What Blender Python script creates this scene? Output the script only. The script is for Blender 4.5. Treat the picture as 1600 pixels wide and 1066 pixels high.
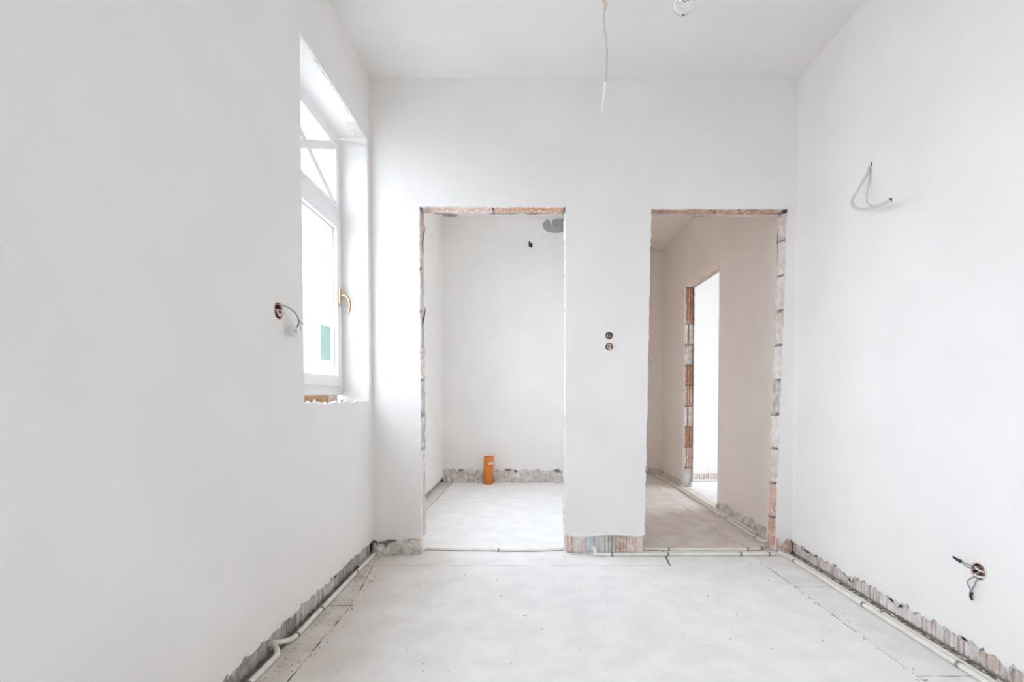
import bpy, bmesh, math, random
from mathutils import Vector, Matrix
from mathutils.geometry import tessellate_polygon
from mathutils.noise import noise as pnoise

R = math.radians
scene = bpy.context.scene
for o in list(bpy.data.objects):
    bpy.data.objects.remove(o)
COL = scene.collection

# ------------------------------------------------------------------ camera
F_PX, CX, CY = 790.0, 828.0, 638.0          # focal length and principal point for a 1600x1066 frame
CAM_H = 0.985
cam_d = bpy.data.cameras.new('camera')
cam_d.sensor_width = 36.0
cam_d.lens = F_PX / 1600.0 * 36.0
cam_d.shift_x = -(CX - 800.0) / 1600.0
cam_d.shift_y = (CY - 533.0) / 1600.0
cam_d.clip_start = 0.02
cam = bpy.data.objects.new('camera', cam_d)
cam.location = (0, 0, CAM_H)
cam.rotation_euler = (R(90 - 1.6), 0, 0)
COL.objects.link(cam)
scene.camera = cam

PITCH = R(1.6)
def ray(px, py):
    d = Vector((px - CX, 0, 0)) + Vector((0, math.sin(PITCH), math.cos(PITCH))) * (CY - py) + Vector((0, math.cos(PITCH), -math.sin(PITCH))) * F_PX
    return d
def at_y(px, py, Y):
    d = ray(px, py); return Vector((0, 0, CAM_H)) + d * (Y / d.y)
def at_x(px, py, X):
    d = ray(px, py); return Vector((0, 0, CAM_H)) + d * (X / d.x)

# ------------------------------------------------------------------ world and light
world = bpy.data.worlds.new('overcast_sky')
scene.world = world
world.use_nodes = True
wn = world.node_tree.nodes
wn['Background'].inputs['Color'].default_value = (0.915, 1.0, 1.13, 1)
wn['Background'].inputs['Strength'].default_value = 3.2

def portal(name, loc, rot, sx, sy):
    """sampling portal that sits in a window opening (gives no light of its own)"""
    l = bpy.data.lights.new(name, 'AREA')
    l.shape = 'RECTANGLE'; l.size = sx; l.size_y = sy
    l.cycles.is_portal = True
    o = bpy.data.objects.new(name, l)
    o.location = loc; o.rotation_euler = rot
    COL.objects.link(o)

scene.view_settings.view_transform = 'Standard'
scene.view_settings.look = 'None'
scene.view_settings.gamma = 1.0
scene.view_settings.use_curve_mapping = False
scene.view_settings.exposure = 1.62
try:
    scene.cycles.max_bounces = 16
    scene.cycles.diffuse_bounces = 12
    scene.cycles.transparent_max_bounces = 16
    scene.cycles.caustics_reflective = False
    scene.cycles.caustics_refractive = False
    scene.cycles.sample_clamp_indirect = 8.0
except Exception:
    pass

# ------------------------------------------------------------------ main dimensions (metres)
XL, XR = -0.968, 1.62          # room side faces
YB, YB2 = 3.10, 3.232          # facing wall front and rear face
ZC = 2.885                     # ceiling
YREAR = -3.2
WTH = 0.115                    # partition thickness
PL = 0.012                     # plaster thickness
YT = 5.66                      # toilet rear wall
XP1, XP2 = 0.50, 0.60          # partition toilet / corridor
YC = 6.20                      # corridor end
XF, YF = 3.60, 5.72            # far room window wall, far wall
XO = -1.205                    # outside face of exterior wall
WY0, WY1, WZ0, WZ1 = 2.169, 3.047, 0.945, 2.505      # window opening
TY0, TY1 = 3.26, 4.44; SY0, SY1, SZ0, SZ1 = -1.45, 0.80, 0.80, 2.15; TZ0, TZ1 = 0.95, 2.55                               # toilet window, and the added unseen window beside the camera
D1L, D1R, D1Z = -0.671, 0.216, 2.123
D2LB, D2LT, D2RB, D2RT, D2Z = 0.708, 0.736, 1.522, 1.566, 2.108
CD0, CD1, CDZ = 4.35, 5.33, 2.10                    # doorway in corridor side wall
ZTOI, ZCOR = 2.93, 2.74

# ------------------------------------------------------------------ materials
def nodes_of(m):
    m.use_nodes = True
    nt = m.node_tree
    return nt, nt.nodes, nt.links, nt.nodes['Principled BSDF']

def mat_noise(name, c1, c2, scale=8.0, rough=0.9, bump=0.0, bscale=60.0, c3=None, s3=120.0, t3=0.62, objrand=0.0, detail=6.0, spec=0.2):
    m = bpy.data.materials.new(name)
    nt, N, L, P = nodes_of(m)
    P.inputs['Roughness'].default_value = rough
    P.inputs['Specular IOR Level'].default_value = spec
    tc = N.new('ShaderNodeNewGeometry')
    n1 = N.new('ShaderNodeTexNoise'); n1.inputs['Scale'].default_value = scale; n1.inputs['Detail'].default_value = detail
    L.new(tc.outputs['Position'], n1.inputs['Vector'])
    r1 = N.new('ShaderNodeValToRGB')
    r1.color_ramp.elements[0].position = 0.34; r1.color_ramp.elements[0].color = (*c1, 1)
    r1.color_ramp.elements[1].position = 0.66; r1.color_ramp.elements[1].color = (*c2, 1)
    L.new(n1.outputs['Fac'], r1.inputs['Fac'])
    out = r1.outputs['Color']
    if c3 is not None:
        n3 = N.new('ShaderNodeTexNoise'); n3.inputs['Scale'].default_value = s3; n3.inputs['Detail'].default_value = 4
        L.new(tc.outputs['Position'], n3.inputs['Vector'])
        r3 = N.new('ShaderNodeValToRGB')
        r3.color_ramp.elements[0].position = t3; r3.color_ramp.elements[0].color = (0, 0, 0, 1)
        r3.color_ramp.elements[1].position = t3 + 0.09; r3.color_ramp.elements[1].color = (1, 1, 1, 1)
        L.new(n3.outputs['Fac'], r3.inputs['Fac'])
        mx = N.new('ShaderNodeMix'); mx.data_type = 'RGBA'
        L.new(r3.outputs['Color'], mx.inputs['Factor']); L.new(out, mx.inputs[6]); mx.inputs[7].default_value = (*c3, 1)
        out = mx.outputs[2]
    if objrand > 0:
        oi = N.new('ShaderNodeObjectInfo')
        hs = N.new('ShaderNodeHueSaturation')
        mr = N.new('ShaderNodeMapRange')
        mr.inputs['To Min'].default_value = 1 - objrand; mr.inputs['To Max'].default_value = 1 + objrand * 0.6
        L.new(oi.outputs['Random'], mr.inputs['Value'])
        L.new(mr.outputs['Result'], hs.inputs['Value'])
        mr2 = N.new('ShaderNodeMapRange')
        mr2.inputs['To Min'].default_value = 1.15; mr2.inputs['To Max'].default_value = 0.55
        L.new(oi.outputs['Random'], mr2.inputs['Value'])
        L.new(mr2.outputs['Result'], hs.inputs['Saturation'])
        L.new(out, hs.inputs['Color']); out = hs.outputs['Color']
    L.new(out, P.inputs['Base Color'])
    if bump > 0:
        nb = N.new('ShaderNodeTexNoise'); nb.inputs['Scale'].default_value = bscale; nb.inputs['Detail'].default_value = 8
        L.new(tc.outputs['Position'], nb.inputs['Vector'])
        b = N.new('ShaderNodeBump'); b.inputs['Strength'].default_value = bump; b.inputs['Distance'].default_value = 0.01
        L.new(nb.outputs['Fac'], b.inputs['Height']); L.new(b.outputs['Normal'], P.inputs['Normal'])
    return m

def mat_plain(name, c, rough=0.5, metal=0.0, spec=0.5):
    m = bpy.data.materials.new(name)
    nt, N, L, P = nodes_of(m)
    P.inputs['Base Color'].default_value = (*c, 1)
    P.inputs['Roughness'].default_value = rough
    P.inputs['Metallic'].default_value = metal
    P.inputs['Specular IOR Level'].default_value = spec
    # faint grain so that nothing is a dead flat colour
    tc = N.new('ShaderNodeNewGeometry'); n = N.new('ShaderNodeTexNoise'); n.inputs['Scale'].default_value = 90
    L.new(tc.outputs['Position'], n.inputs['Vector'])
    hs = N.new('ShaderNodeHueSaturation'); hs.inputs['Color'].default_value = (*c, 1)
    mr = N.new('ShaderNodeMapRange'); mr.inputs['To Min'].default_value = 0.93; mr.inputs['To Max'].default_value = 1.05
    L.new(n.outputs['Fac'], mr.inputs['Value']); L.new(mr.outputs['Result'], hs.inputs['Value'])
    L.new(hs.outputs['Color'], P.inputs['Base Color'])
    return m

M = {}
M['plaster'] = mat_noise('white_plaster', (0.83, 0.808, 0.787), (0.86, 0.838, 0.817), 3.0, 0.92, 0.10, 45)
M['plaster_warm'] = mat_noise('warm_shade_plaster', (0.86, 0.80, 0.75), (0.885, 0.83, 0.785), 3.0, 0.92, 0.10, 45)  # corridor copy of the plaster, its warm shade tone put into the colour
M['plaster_edge'] = mat_noise('broken_plaster', (0.74, 0.72, 0.69), (0.86, 0.85, 0.83), 40, 0.95, 0.5, 120, (0.45, 0.40, 0.36), 60, 0.66)
M['ceiling'] = mat_noise('ceiling_plaster', (0.81, 0.79, 0.77), (0.84, 0.82, 0.80), 2.5, 0.95, 0.08, 40)
M['brick'] = mat_noise('terracotta_block', (0.60, 0.31, 0.20), (0.74, 0.45, 0.31), 14, 0.95, 0.5, 90, (0.80, 0.72, 0.65), 38, 0.55, 0.25)
M['brick_soft'] = mat_noise('pale_terracotta', (0.66, 0.42, 0.32), (0.79, 0.57, 0.46), 16, 0.95, 0.5, 90, (0.85, 0.78, 0.73), 34, 0.53, 0.15)
M['brick_dusty'] = mat_noise('dusty_terracotta', (0.76, 0.63, 0.57), (0.88, 0.795, 0.755), 18, 0.95, 0.5, 90, (0.88, 0.85, 0.83), 30, 0.50, 0.10)
M['brick_grey'] = mat_noise('grey_dusty_block', (0.60, 0.53, 0.49), (0.80, 0.745, 0.70), 16, 0.95, 0.5, 90, (0.74, 0.70, 0.66), 34, 0.52, 0.25)
M['brick_blue'] = mat_noise('pale_blue_block', (0.62, 0.74, 0.77), (0.78, 0.81, 0.81), 22, 0.95, 0.4, 90, (0.84, 0.82, 0.79), 40, 0.55)
M['lintel'] = mat_noise('lintel_clay', (0.66, 0.38, 0.28), (0.78, 0.55, 0.43), 20, 0.95, 0.5, 90, (0.82, 0.77, 0.71), 40, 0.52, 0.1)
M['mortar'] = mat_noise('crumbling_mortar', (0.52, 0.475, 0.43), (0.80, 0.765, 0.725), 22, 0.98, 0.7, 110, (0.34, 0.30, 0.26), 45, 0.66)
M['core'] = mat_noise('mortar_core', (0.33, 0.28, 0.24), (0.50, 0.45, 0.40), 22, 0.98, 0.4, 80)
M['rubble'] = mat_noise('mortar_rubble', (0.42, 0.37, 0.33), (0.84, 0.81, 0.78), 42, 0.98, 0.4, 110)
M['screed'] = mat_noise('pale_dusty_screed', (0.80, 0.787, 0.773), (0.868, 0.857, 0.843), 7, 0.93, 0.3, 70, (0.73, 0.705, 0.68), 34, 0.66, detail=14)
M['screed_dirty'] = mat_noise('beige_dirty_screed', (0.58, 0.52, 0.465), (0.74, 0.69, 0.64), 7, 0.95, 0.4, 60, (0.42, 0.36, 0.31), 24, 0.64)
M['screed_pink'] = mat_noise('pink_dusted_screed', (0.76, 0.735, 0.715), (0.84, 0.82, 0.805), 7, 0.95, 0.3, 60, (0.76, 0.60, 0.52), 9, 0.64)
M['screed_mid'] = mat_noise('buff_screed', (0.68, 0.625, 0.575), (0.80, 0.755, 0.71), 8, 0.95, 0.3, 60, (0.58, 0.52, 0.47), 26, 0.66, detail=10)
M['groove'] = mat_noise('groove_dirt', (0.20, 0.17, 0.145), (0.44, 0.395, 0.35), 25, 1.0)
M['debris'] = mat_noise('dark_crumbs', (0.13, 0.11, 0.10), (0.45, 0.41, 0.37), 60, 1.0)
M['pipe'] = mat_noise('white_plastic_pipe', (0.74, 0.70, 0.64), (0.84, 0.81, 0.76), 20, 0.5, 0.0, 60, None, spec=0.4)
M['clip'] = mat_plain('grey_clip', (0.30, 0.28, 0.26), 0.6)
M['pvc'] = mat_plain('white_upvc', (0.84, 0.84, 0.84), 0.35)
M['gasket'] = mat_plain('grey_gasket', (0.35, 0.35, 0.36), 0.6)
M['brass'] = mat_plain('brass', (0.58, 0.36, 0.22), 0.38, 1.0)
M['wood'] = mat_noise('brown_sill_core', (0.48, 0.28, 0.14), (0.70, 0.47, 0.28), 40, 0.95, 0.4, 120, (0.30, 0.17, 0.10), 70, 0.60)
M['orange'] = mat_noise('orange_plastic', (0.72, 0.20, 0.035), (0.78, 0.27, 0.06), 12, 0.45, 0, 60, (0.80, 0.62, 0.50), 30, 0.66)
M['box'] = mat_plain('red_brown_box', (0.085, 0.03, 0.022), 0.6)
M['boxrim'] = mat_plain('dusty_pink_rim', (0.75, 0.56, 0.50), 0.9)
M['wire_white'] = mat_plain('white_cable', (0.80, 0.79, 0.76), 0.5)
M['wire_shaded'] = mat_plain('shaded_white_cable', (0.66, 0.65, 0.61), 0.6)  # white cable greyed down, its shade is part of the colour
M['wire_grey'] = mat_plain('grey_wire', (0.30, 0.30, 0.31), 0.5)
M['wire_black'] = mat_plain('black_wire', (0.03, 0.03, 0.035), 0.5)
M['wire_green'] = mat_plain('greenish_wire', (0.58, 0.60, 0.54), 0.5)
M['wire_cream'] = mat_plain('cream_wire', (0.93, 0.91, 0.86), 0.5)
M['wire_pink'] = mat_plain('pinkish_wire_end', (0.72, 0.55, 0.47), 0.6)
M['terminal'] = mat_plain('clear_terminal', (0.74, 0.74, 0.70), 0.4)
M['metal'] = mat_plain('steel', (0.55, 0.54, 0.52), 0.35, 1.0)
M['cement'] = mat_noise('grey_cement_patch', (0.33, 0.33, 0.33), (0.43, 0.43, 0.425), 25, 0.95, 0.3, 80)
M['facade'] = mat_noise('pale_render', (0.72, 0.70, 0.66), (0.80, 0.78, 0.74), 1.5, 0.9)
M['darkglass'] = mat_plain('dark_window_glass', (0.12, 0.14, 0.16), 0.1)
M['ground'] = mat_noise('pale_paving', (0.42, 0.41, 0.39), (0.55, 0.54, 0.52), 1.0, 0.9)
M['roofing'] = mat_noise('roof_tiles', (0.40, 0.38, 0.37), (0.50, 0.48, 0.47), 4, 0.9)

def mat_glass(name, tint, refl):
    m = bpy.data.materials.new(name); m.use_nodes = True
    nt = m.node_tree; N = nt.nodes; L = nt.links
    N.remove(N['Principled BSDF'])
    t = N.new('ShaderNodeBsdfTransparent'); t.inputs['Color'].default_value = (*tint, 1)
    g = N.new('ShaderNodeBsdfGlossy'); g.inputs['Roughness'].default_value = 0.02
    mx = N.new('ShaderNodeMixShader'); mx.inputs[0].default_value = refl
    L.new(t.outputs[0], mx.inputs[1]); L.new(g.outputs[0], mx.inputs[2])
    L.new(mx.outputs[0], N['Material Output'].inputs['Surface'])
    return m
M['glass'] = mat_glass('window_glass', (0.97, 0.98, 0.98), 0.05)

def mat_sticker():
    m = bpy.data.materials.new('green_translucent_film'); m.use_nodes = True
    nt = m.node_tree; N = nt.nodes; L = nt.links
    N.remove(N['Principled BSDF'])
    t = N.new('ShaderNodeBsdfTransparent'); t.inputs['Color'].default_value = (0.55, 0.63, 0.60, 1)
    g = N.new('ShaderNodeBsdfDiffuse'); g.inputs['Color'].default_value = (0.52, 0.68, 0.61, 1)
    mx = N.new('ShaderNodeMixShader'); mx.inputs[0].default_value = 0.6
    L.new(t.outputs[0], mx.inputs[1]); L.new(g.outputs[0], mx.inputs[2])
    L.new(mx.outputs[0], N['Material Output'].inputs['Surface'])
    return m
M['sticker'] = mat_sticker()

def mat_bulb():
    m = bpy.data.materials.new('clear_bulb_glass')
    nt, N, L, P = nodes_of(m)
    P.inputs['Base Color'].default_value = (1, 1, 1, 1)
    P.inputs['Roughness'].default_value = 0.0
    P.inputs['Transmission Weight'].default_value = 1.0
    P.inputs['IOR'].default_value = 1.45
    return m
M['bulb'] = mat_bulb()

def brown_by_x(m, x_pale, x_brown, brown_col):
    # slab colour turns browner towards low x, with a ragged noise border
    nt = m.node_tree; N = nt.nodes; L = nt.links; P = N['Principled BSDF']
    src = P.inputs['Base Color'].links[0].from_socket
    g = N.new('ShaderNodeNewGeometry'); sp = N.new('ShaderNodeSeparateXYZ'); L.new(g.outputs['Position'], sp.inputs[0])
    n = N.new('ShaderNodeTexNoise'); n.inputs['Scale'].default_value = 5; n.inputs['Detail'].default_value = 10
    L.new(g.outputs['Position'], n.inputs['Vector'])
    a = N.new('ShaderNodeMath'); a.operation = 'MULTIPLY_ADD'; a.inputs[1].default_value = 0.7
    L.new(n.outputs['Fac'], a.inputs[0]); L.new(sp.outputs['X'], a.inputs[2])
    mr = N.new('ShaderNodeMapRange'); mr.inputs['From Min'].default_value = x_pale + .35; mr.inputs['From Max'].default_value = x_brown + .35
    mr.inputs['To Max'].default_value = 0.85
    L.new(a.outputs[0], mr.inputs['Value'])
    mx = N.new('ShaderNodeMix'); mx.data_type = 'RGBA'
    L.new(mr.outputs['Result'], mx.inputs['Factor']); L.new(src, mx.inputs[6]); mx.inputs[7].default_value = (*brown_col, 1)
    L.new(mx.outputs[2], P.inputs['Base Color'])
M['screed_main'] = mat_noise('screed_brown_border', (0.80, 0.787, 0.773), (0.868, 0.857, 0.843), 7, 0.93, 0.3, 70, (0.73, 0.705, 0.68), 34, 0.66, detail=14)
brown_by_x(M["screed_main"], -0.36, -0.84, (0.66, 0.59, 0.535))

# ------------------------------------------------------------------ object helpers
def link(name, me, mat, parent=None, smooth=False):
    o = bpy.data.objects.new(name, me)
    COL.objects.link(o)
    if mat is not None and len(me.materials) == 0:
        for mm in (mat if isinstance(mat, (list, tuple)) else [mat]):
            me.materials.append(mm)
    if smooth:
        for p in me.polygons: p.use_smooth = True
    if parent is not None:
        o.parent = parent
    return o

def obj(name, bm, mat, parent=None, smooth=False):
    bmesh.ops.recalc_face_normals(bm, faces=bm.faces[:])
    me = bpy.data.meshes.new(name)
    bm.to_mesh(me); bm.free()
    return link(name, me, mat, parent, smooth)

def empty(name, loc=(0, 0, 0), parent=None):
    o = bpy.data.objects.new(name, None)
    o.empty_display_size = 0.1
    o.location = loc
    COL.objects.link(o)
    if parent is not None: o.parent = parent
    return o

def tag(o, label=None, cat=None, group=None, kind=None):
    if label: o['label'] = label
    if cat: o['category'] = cat
    if group: o['group'] = group
    if kind: o['kind'] = kind
    return o

def struct(o, label=None):
    o['kind'] = 'structure'
    if label: o['label'] = label
    return o

def box(bm, x0, x1, y0, y1, z0, z1, bevel=0.0):
    ret = bmesh.ops.create_cube(bm, size=1.0)
    vs = ret['verts']
    for v in vs:
        v.co = Vector(((x0 + x1) / 2 + v.co.x * (x1 - x0), (y0 + y1) / 2 + v.co.y * (y1 - y0), (z0 + z1) / 2 + v.co.z * (z1 - z0)))
    if bevel > 0:
        es = set()
        for v in vs: es.update(v.link_edges)
        bmesh.ops.bevel(bm, geom=list(es), offset=bevel, segments=2, affect='EDGES', profile=0.7)

def boxobj(name, dims, mat, parent=None, bevel=0.0):
    bm = bmesh.new(); box(bm, *dims, bevel=bevel)
    return obj(name, bm, mat, parent)

def catmull(pts, n=8):
    pts = [Vector(p) for p in pts]
    if len(pts) < 3:
        return [pts[0].lerp(pts[-1], i / n) for i in range(n + 1)]
    P = [pts[0] * 2 - pts[1]] + pts + [pts[-1] * 2 - pts[-2]]
    out = []
    for i in range(1, len(P) - 2):
        a, b, c, d = P[i - 1:i + 3]
        for k in range(n):
            t = k / n
            out.append(0.5 * ((2 * b) + (c - a) * t + (2 * a - 5 * b + 4 * c - d) * t * t + (3 * b - a - 3 * c + d) * t ** 3))
    out.append(pts[-1])
    return out

def tube(bm, pts, r, seg=8, r_end=None, flat=1.0):
    """sweep a ring along a polyline; flat squeezes it to a ribbon"""
    n = len(pts)
    rings = []
    up = None
    for i, p in enumerate(pts):
        t = (pts[min(i + 1, n - 1)] - pts[max(i - 1, 0)])
        if t.length < 1e-9: t = Vector((0, 0, 1))
        t.normalize()
        if up is None:
            up = Vector((0, 0, 1)) if abs(t.z) < 0.9 else Vector((0, 1, 0))
        side = t.cross(up)
        if side.length < 1e-6: side = t.cross(Vector((1, 0, 0)))
        side.normalize()
        up = side.cross(t).normalized()
        rr = r if r_end is None else r + (r_end - r) * i / max(1, n - 1)
        rings.append([bm.verts.new(p + side * math.cos(2 * math.pi * k / seg) * rr + up * math.sin(2 * math.pi * k / seg) * rr * flat) for k in range(seg)])
    for a, b in zip(rings[:-1], rings[1:]):
        for k in range(seg):
            bm.faces.new((a[k], a[(k + 1) % seg], b[(k + 1) % seg], b[k]))
    bm.faces.new(rings[0]); bm.faces.new(list(reversed(rings[-1])))

def tubeobj(name, pts, r, mat, parent=None, seg=8, n=8, r_end=None, flat=1.0):
    bm = bmesh.new()
    tube(bm, catmull(pts, n), r, seg, r_end, flat)
    return obj(name, bm, mat, parent, smooth=True)

def lathe(bm, prof, loc, axis='Z', seg=24, closed=False):
    rings = []
    for r, h in prof:
        ring = []
        for k in range(seg):
            a = 2 * math.pi * k / seg
            c, s = math.cos(a) * r, math.sin(a) * r
            v = {'Z': (c, s, h), 'X': (h, c, s), 'Y': (c, h, s)}[axis]
            ring.append(bm.verts.new(Vector(loc) + Vector(v)))
        rings.append(ring)
    pairs = list(zip(rings[:-1], rings[1:]))
    if closed: pairs.append((rings[-1], rings[0]))
    for a, b in pairs:
        for k in range(seg):
            bm.faces.new((a[k], a[(k + 1) % seg], b[(k + 1) % seg], b[k]))
    if not closed:
        bm.faces.new(rings[0]); bm.faces.new(list(reversed(rings[-1])))

# ------------------------------------------------------------------ broken edged slabs
def jag_loop(loop, rng, step=0.022):
    """loop: [(u, v, amp)], amp = roughness of the edge that starts at that corner.  Returns front points, back points"""
    n = len(loop)
    area = sum(loop[i][0] * loop[(i + 1) % n][1] - loop[(i + 1) % n][0] * loop[i][1] for i in range(n))
    sgn = 1 if area > 0 else -1
    front, back = [], []
    for i in range(n):
        u0, v0, amp = loop[i]; u1, v1, _ = loop[(i + 1) % n]
        a = Vector((u0, v0)); b = Vector((u1, v1))
        d = b - a; L = d.length
        if amp <= 0 or L < step * 2:
            front.append(a); back.append(a.copy()); continue
        t = d / L
        nrm = Vector((t.y, -t.x)) * sgn            # outward
        k = max(2, int(L / step))
        ph = rng.uniform(0, 100)
        for j in range(k):
            f = j / k
            w = min(1.0, j / 1.5)
            off = (pnoise(Vector((ph + f * L * 7, 0, 0))) * 0.9 + pnoise(Vector((ph + f * L * 31, 5, 0))) * 0.7 + rng.uniform(-0.5, 0.5)) * amp * w
            al = rng.uniform(-0.18, 0.18) * L / k * w
            p = a + t * (f * L + al) + nrm * off
            front.append(p)
            back.append(p + nrm * abs(rng.gauss(0, 0.7)) * amp * w)
    return front, back

def slab(name, outer, holes, frame, thick, mat, parent=None, seed=1, step=0.022):
    """a plate of given thickness in the plane frame=(origin,u,v,n); n points to the visible side.  outer/holes: (u,v,amp)"""
    rng = random.Random(seed)
    O, U, V, Nn = [Vector(x) for x in frame]
    bm = bmesh.new()
    FL, BL = [], []
    loops = [jag_loop(outer, rng, step)]
    for h in holes:
        f, b = jag_loop(h, rng, step)
        # holes: outward of hole polygon is into the plate; flip the broken slope
        b2 = [p + (p - q) for p, q in zip(f, b)]
        loops.append((f, b2))
    tess = tessellate_polygon([[Vector((p.x, p.y, 0)) for p in l[0]] for l in loops])
    fv, bv = [], []
    for f, b in loops:
        fv.append([bm.verts.new(O + U * p.x + V * p.y) for p in f])
        bv.append([bm.verts.new(O + U * p.x + V * p.y - Nn * thick) for p in b])
    ff = [v for l in fv for v in l]; bb = [v for l in bv for v in l]
    for t in tess:
        try:
            bm.faces.new([ff[i] for i in t]); bm.faces.new([bb[i] for i in reversed(t)])
        except ValueError:
            pass
    for lf, lb in zip(fv, bv):
        k = len(lf)
        for i in range(k):
            j = (i + 1) % k
            try:
                fc = bm.faces.new((lf[i], lf[j], lb[j], lb[i])); fc.material_index = 1
            except ValueError:
                pass
    return obj(name, bm, [mat, M['plaster_edge']] if mat in (M['plaster'], M['ceiling'], M['plaster_warm']) else [mat, mat], parent)

def rect(u0, u1, v0, v1, amp=0.0):
    return [(u0, v0, amp), (u1, v0, amp), (u1, v1, amp), (u0, v1, amp)]

def circ(u, v, r, amp=0.0, n=14):
    return [(u + r * math.cos(2 * math.pi * k / n), v + r * math.sin(2 * math.pi * k / n), 0.0) for k in range(n)]

# ------------------------------------------------------------------ terracotta block pieces
def block_mesh(name, w, h, d, ribs, depth, mat, seed=0, rough=0.002):
    """face at y=0 looking to -y, width x (centred), height z (0..h), grooves run along z"""
    rng = random.Random(seed)
    prof = []
    pitch = w / ribs
    for k in range(ribs):
        x0 = -w / 2 + k * pitch
        gd = depth * rng.uniform(0.6, 1.2)
        prof += [(x0 + pitch * 0.10, 0.0), (x0 + pitch * 0.54, rng.uniform(-1, 1) * rough), (x0 + pitch * 0.62, gd), (x0 + pitch * 0.96, gd)]
    prof[0] = (-w / 2, 0.0); prof[-1] = (w / 2, prof[-1][1] * 0.3)
    prof += [(w / 2, d), (-w / 2, d)]
    bm = bmesh.new()
    lo = [bm.verts.new((x + rng.uniform(-rough, rough) * 0.5, y + rng.uniform(-rough, rough), rng.uniform(0, 1) * rough)) for x, y in prof]
    hi = [bm.verts.new((x + rng.uniform(-rough, rough) * 0.5, y + rng.uniform(-rough, rough), h - rng.uniform(0, 2) * rough)) for x, y in prof]
    n = len(prof)
    for i in range(n):
        j = (i + 1) % n
        bm.faces.new((lo[i], lo[j], hi[j], hi[i]))
    bm.faces.new(lo); bm.faces.new(hi)
    bmesh.ops.recalc_face_normals(bm, faces=bm.faces[:])
    me = bpy.data.meshes.new(name)
    bm.to_mesh(me); bm.free()
    me.materials.append(mat)
    return me

def place_piece(name, me, parent, loc, facing, tilt=0.0):
    """facing: world direction the grooved face looks to (horizontal)"""
    o = bpy.data.objects.new(name, me)
    COL.objects.link(o)
    ang = math.atan2(facing[1], facing[0]) + math.pi / 2
    o.location = loc
    o.rotation_euler = (tilt, 0, ang)
    o.parent = parent
    return o

BW = 0.079      # width of the block face in a jamb
JAMB = [block_mesh('jamb_block_a', BW, 0.205, 0.12, 3, 0.020, M['brick'], 1),
        block_mesh('jamb_block_b', BW, 0.205, 0.12, 2, 0.022, M['brick_dusty'], 2),
        block_mesh('jamb_block_c', BW, 0.205, 0.12, 3, 0.018, M['brick'], 3, 0.005),
        block_mesh('jamb_block_d', BW, 0.205, 0.12, 2, 0.004, M['mortar'], 4, 0.006)]
JAMB2 = [block_mesh('jamb_block_e', BW, 0.205, 0.10, 1, 0.022, M['brick_dusty'], 5),
         block_mesh('jamb_block_f', BW, 0.205, 0.10, 1, 0.020, M['brick_soft'], 6),
         block_mesh('jamb_block_g', BW, 0.205, 0.10, 2, 0.006, M['brick_dusty'], 7, 0.006)]
BASE_R = [block_mesh('base_block_a', 0.245, 0.20, 0.05, 11, 0.008, M['brick_dusty'], 11),
          block_mesh('base_block_b', 0.245, 0.20, 0.05, 10, 0.007, M['brick_dusty'], 12, 0.004)]
BASE_L = [block_mesh('base_block_c', 0.245, 0.20, 0.05, 11, 0.009, M['brick_grey'], 13, 0.004),
          block_mesh('base_block_d', 0.245, 0.20, 0.05, 9, 0.008, M['brick_grey'], 14, 0.005)]

def jamb_course(parent, x, y, facing, ztop, meshes, seed, zstart=0.0, slope=0.0, seq=None, sx=1.0):
    rng = random.Random(seed)
    z = zstart; i = 0
    while z < ztop - 0.03:
        me = seq[i % len(seq)] if seq else rng.choice(meshes)
        off = rng.uniform(-0.006, 0.004)
        o = place_piece('brick', me, parent, (x + facing[0] * off + slope * z / ztop, y + facing[1] * off, z), facing)
        rem = ztop - z
        o.scale = (sx, 1, (rem - 0.006) / 0.205 if rem < 0.215 else 1)
        z += 0.216; i += 1

def lintel_row(parent, x0, x1, ztop, y, seed, axis='X', n=2, wd=BW):
    """grooved clay lintel pieces seen from below; grooves run along the opening"""
    rng = random.Random(seed)
    L = (x1 - x0) / n
    me = block_mesh('lintel_piece', wd, L - 0.006, 0.07, 4, 0.010, M['lintel'], seed, 0.004)
    for k in range(n):
        o = bpy.data.objects.new('brick', me)
        COL.objects.link(o)
        # local x -> wall thickness, local z -> along the opening, local -y -> down
        if axis == 'X':
            m3 = Matrix(((0, 0, 1), (1, 0, 0), (0, 1, 0)))
            loc = Vector((x0 + k * L + 0.003, y, ztop + rng.uniform(-0.003, 0.004)))
        else:
            m3 = Matrix(((-1, 0, 0), (0, 0, 1), (0, 1, 0)))
            loc = Vector((y, x0 + k * L + 0.003, ztop + rng.uniform(-0.003, 0.004)))
        mw = m3.to_4x4(); mw.translation = loc
        o.matrix_world = mw
        o.parent = parent

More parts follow.
